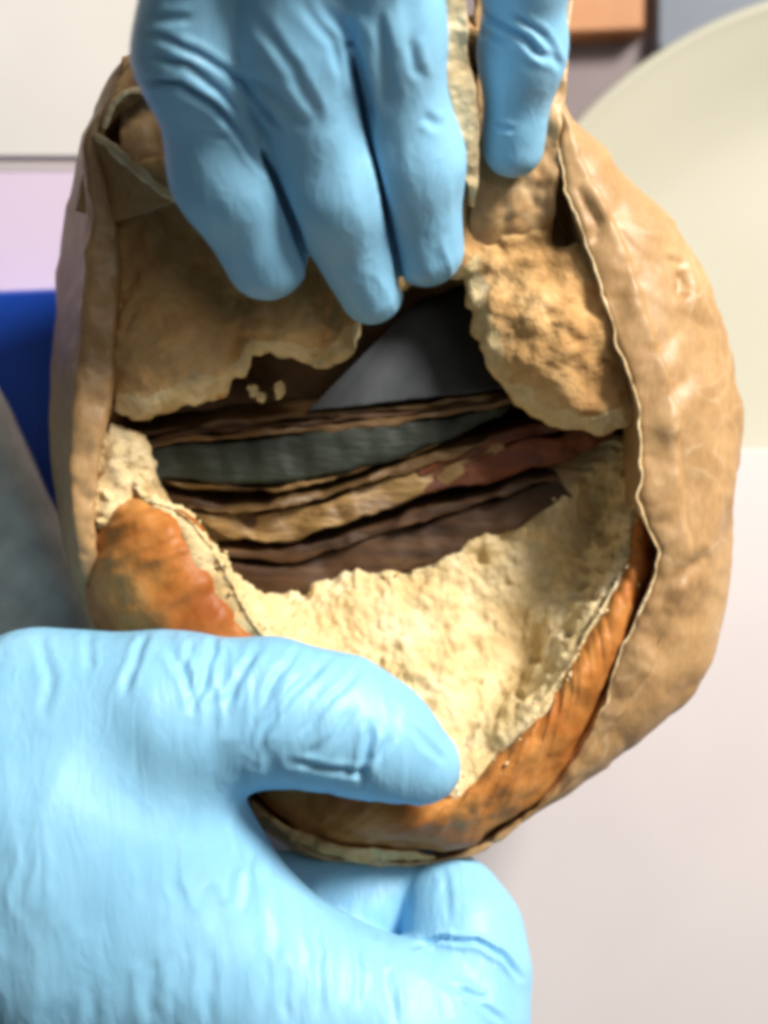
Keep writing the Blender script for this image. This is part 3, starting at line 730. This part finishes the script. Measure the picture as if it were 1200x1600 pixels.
lowc = [([(228, 985), (215, 1030), (190, 1090)], 9, 5), ([(262, 1010), (290, 1060), (305, 1110)], 10, 5), ([(338, 990), (322, 1050), (300, 1110)], 9, 7), ([(300, 1000), (285, 1050)], 8, 4),
        ([(405, 1000), (375, 1060), (345, 1110)], 9, 5), ([(470, 1010), (430, 1060), (405, 1110)], 8, 4), ([(520, 1020), (470, 1070), (420, 1130), (405, 1180)], 9, 5),
        ([(570, 1040), (520, 1090), (470, 1150)], 8, 4), ([(580, 1130), (572, 1180), (560, 1230)], 9, 8), ([(450, 1190), (520, 1200), (580, 1215)], 8, 5), ([(610, 1150), (590, 1190)], 8, 4),
        ([(640, 1130), (670, 1170), (690, 1190)], 8, 3), ([(560, 1100), (520, 1150), (470, 1190)], 9, 4),
        ([(640, 1480), (690, 1466), (740, 1470), (790, 1500), (815, 1530)], 6, 12), ([(700, 1535), (750, 1570), (790, 1600)], 7, 5), ([(760, 1560), (720, 1550)], 7, 6), ([(690, 1350), (700, 1400), (705, 1450)], 8, 3),
        ([(400, 1330), (420, 1450), (410, 1600)], 14, 4), ([(480, 1400), (500, 1500), (500, 1600)], 12, 5), ([(560, 1450), (600, 1520), (620, 1600)], 12, 4), ([(330, 1480), (320, 1600)], 14, 4),
        ([(240, 1500), (230, 1600)], 16, 4), ([(440, 1480), (450, 1600)], 10, 4), ([(380, 1350), (365, 1420)], 12, 3), ([(540, 1420), (560, 1500), (560, 1580)], 9, 4), ([(150, 1540), (140, 1640)], 14, 3),
        ([(60, 985), (80, 1060), (70, 1120)], 12, 3), ([(140, 985), (135, 1050)], 10, 3)]
def low_extra(v, px):
    return fbm(v, 150, 2, 301) * 2.4 - (np.abs(vnoise((v + 14 * fbm(v, 90, 2, 303)[:, None]) * np.array([1.0, 0.22, 0.5]) / 26, 305)) - 0.3) * 5.0 * np.clip(fbm(v, 170, 2, 307) * 1.4 + 0.45, 0, 1)
v = apply_creases(v, q, lowc, low_extra)
cw = to_world([P(200, 1400, 0)])[0]
tag(link('gloved_hand', v, q, M_GLOVE, origin=cw), 'hand in light blue glove gripping the lower crust, thumb laid on top', 'hand', 'blue gloved hands')
# --- upper hand: three fingers and thumb pushing in from above
fa = [J(316, -90, 420, 96), J(304, 80, 340, 86), J(356, 270, 226, 80), J(416, 402, 136, 67)]
fb = [J(440, -100, 430, 104), J(448, 60, 340, 96), J(514, 290, 190, 82), J(580, 456, 80, 51)]
fc = [J(580, -100, 400, 100), J(596, 40, 310, 90), J(640, 250, 176, 76), J(666, 388, 92, 60)]
ft = [J(846, -190, 300, 92), J(822, -60, 240, 66), J(816, 80, 156, 58), J(802, 228, 70, 49)]
bk = [J(350, -240, 450, 140), J(560, -250, 470, 140), J(760, -340, 400, 120)]
wr = [J(520, -380, 480, 230), J(520, -660, 520, 200), J(520, -940, 540, 180)]
def f_up(p):
    fz = ((0, 0, 1), 0.9)
    a = chain(p, fa, 50); b = chain(p, fb, 50); c = chain(p, fc, 50)
    root = np.clip((190 - p[:, 1]) / 300, 0, 1)
    d = smin(a, b, 4 + 50 * root)
    d = smin(d, c, 4 + 50 * root)
    h = smin(chain(p, bk, 60), chain(p, wr, 60, ((0, 0, 1), 0.6)), 90)
    d = smin(d, h, 70)
    d = smin(d, chain(p, ft, 50), 30)
    for pts, w, zs in GAPS:                       # the slits between neighbouring fingers
        dd, t = polyline_dist(p[:, :2], pts[:, :2])
        zc = np.interp(t, np.linspace(0, 1, len(pts)), pts[:, 2])
        ww = w * np.clip(np.minimum(t * 4, 1), 0.0, 1)
        d = np.maximum(d, -np.maximum(dd - ww, zc - p[:, 2]))
    return d
GAPS = [(PP([(400, 225, 235), (436, 300, 190), (466, 370, 150), (492, 450, 90)]), 6, 0), (PP([(545, 80, 305), (566, 190, 225), (592, 300, 150), (612, 380, 110), (626, 450, 60)]), 6, 0)]
v, q = surface(f_up, (120, -720, -30), (980, 580, 760), 4.2)
v = relax(v, q, 3, 0.5)
upc = [([(222, 50), (290, 72), (360, 110), (410, 170), (440, 210)], 8, 9), ([(228, 90), (290, 100), (345, 140), (385, 210)], 7, 8), ([(224, 128), (280, 130), (330, 160), (370, 210), (412, 265)], 8, 13),
       ([(360, 110), (430, 150), (480, 200)], 12, 5), ([(500, 0), (545, 50), (565, 130), (580, 200)], 12, 10), ([(470, 0), (520, 60), (545, 130)], 12, 4), ([(590, 20), (600, 90), (612, 160)], 12, 5),
       ([(740, 15), (790, 40), (830, 70), (865, 100)], 8, 8), ([(745, 50), (800, 70)], 8, 4), ([(770, 200), (800, 205)], 7, 4), ([(640, 60), (660, 130)], 12, 4), ([(300, 200), (360, 215)], 8, 3),
       ([(400, 20), (460, 110), (500, 200)], 12, 4), ([(660, 180), (690, 200)], 10, 3), ([(800, 20), (850, 60), (875, 110)], 8, 5), ([(230, 30), (300, 30)], 9, 4)]
TW = np.array(Matrix.Rotation(0.35, 3, 'Z'))
v = apply_creases(v, q, upc, lambda v, px: fbm(v, 120, 2, 331) * 3.0 - (np.abs(vnoise((v @ TW.T + 10 * fbm(v, 90, 2, 333)[:, None]) * np.array([1.0, 0.2, 0.4]) / 26, 335)) - 0.3) * 4.0 * np.clip(fbm(v, 150, 2, 337) * 1.4 + 0.4, 0, 1))
cw = to_world([P(520, 100, 200)])[0]
tag(link('gloved_hand', v, q, M_GLOVE, origin=cw), 'hand in blue glove reaching in from above, fingertips pressing on the torn loaf', 'hand', 'blue gloved hands')
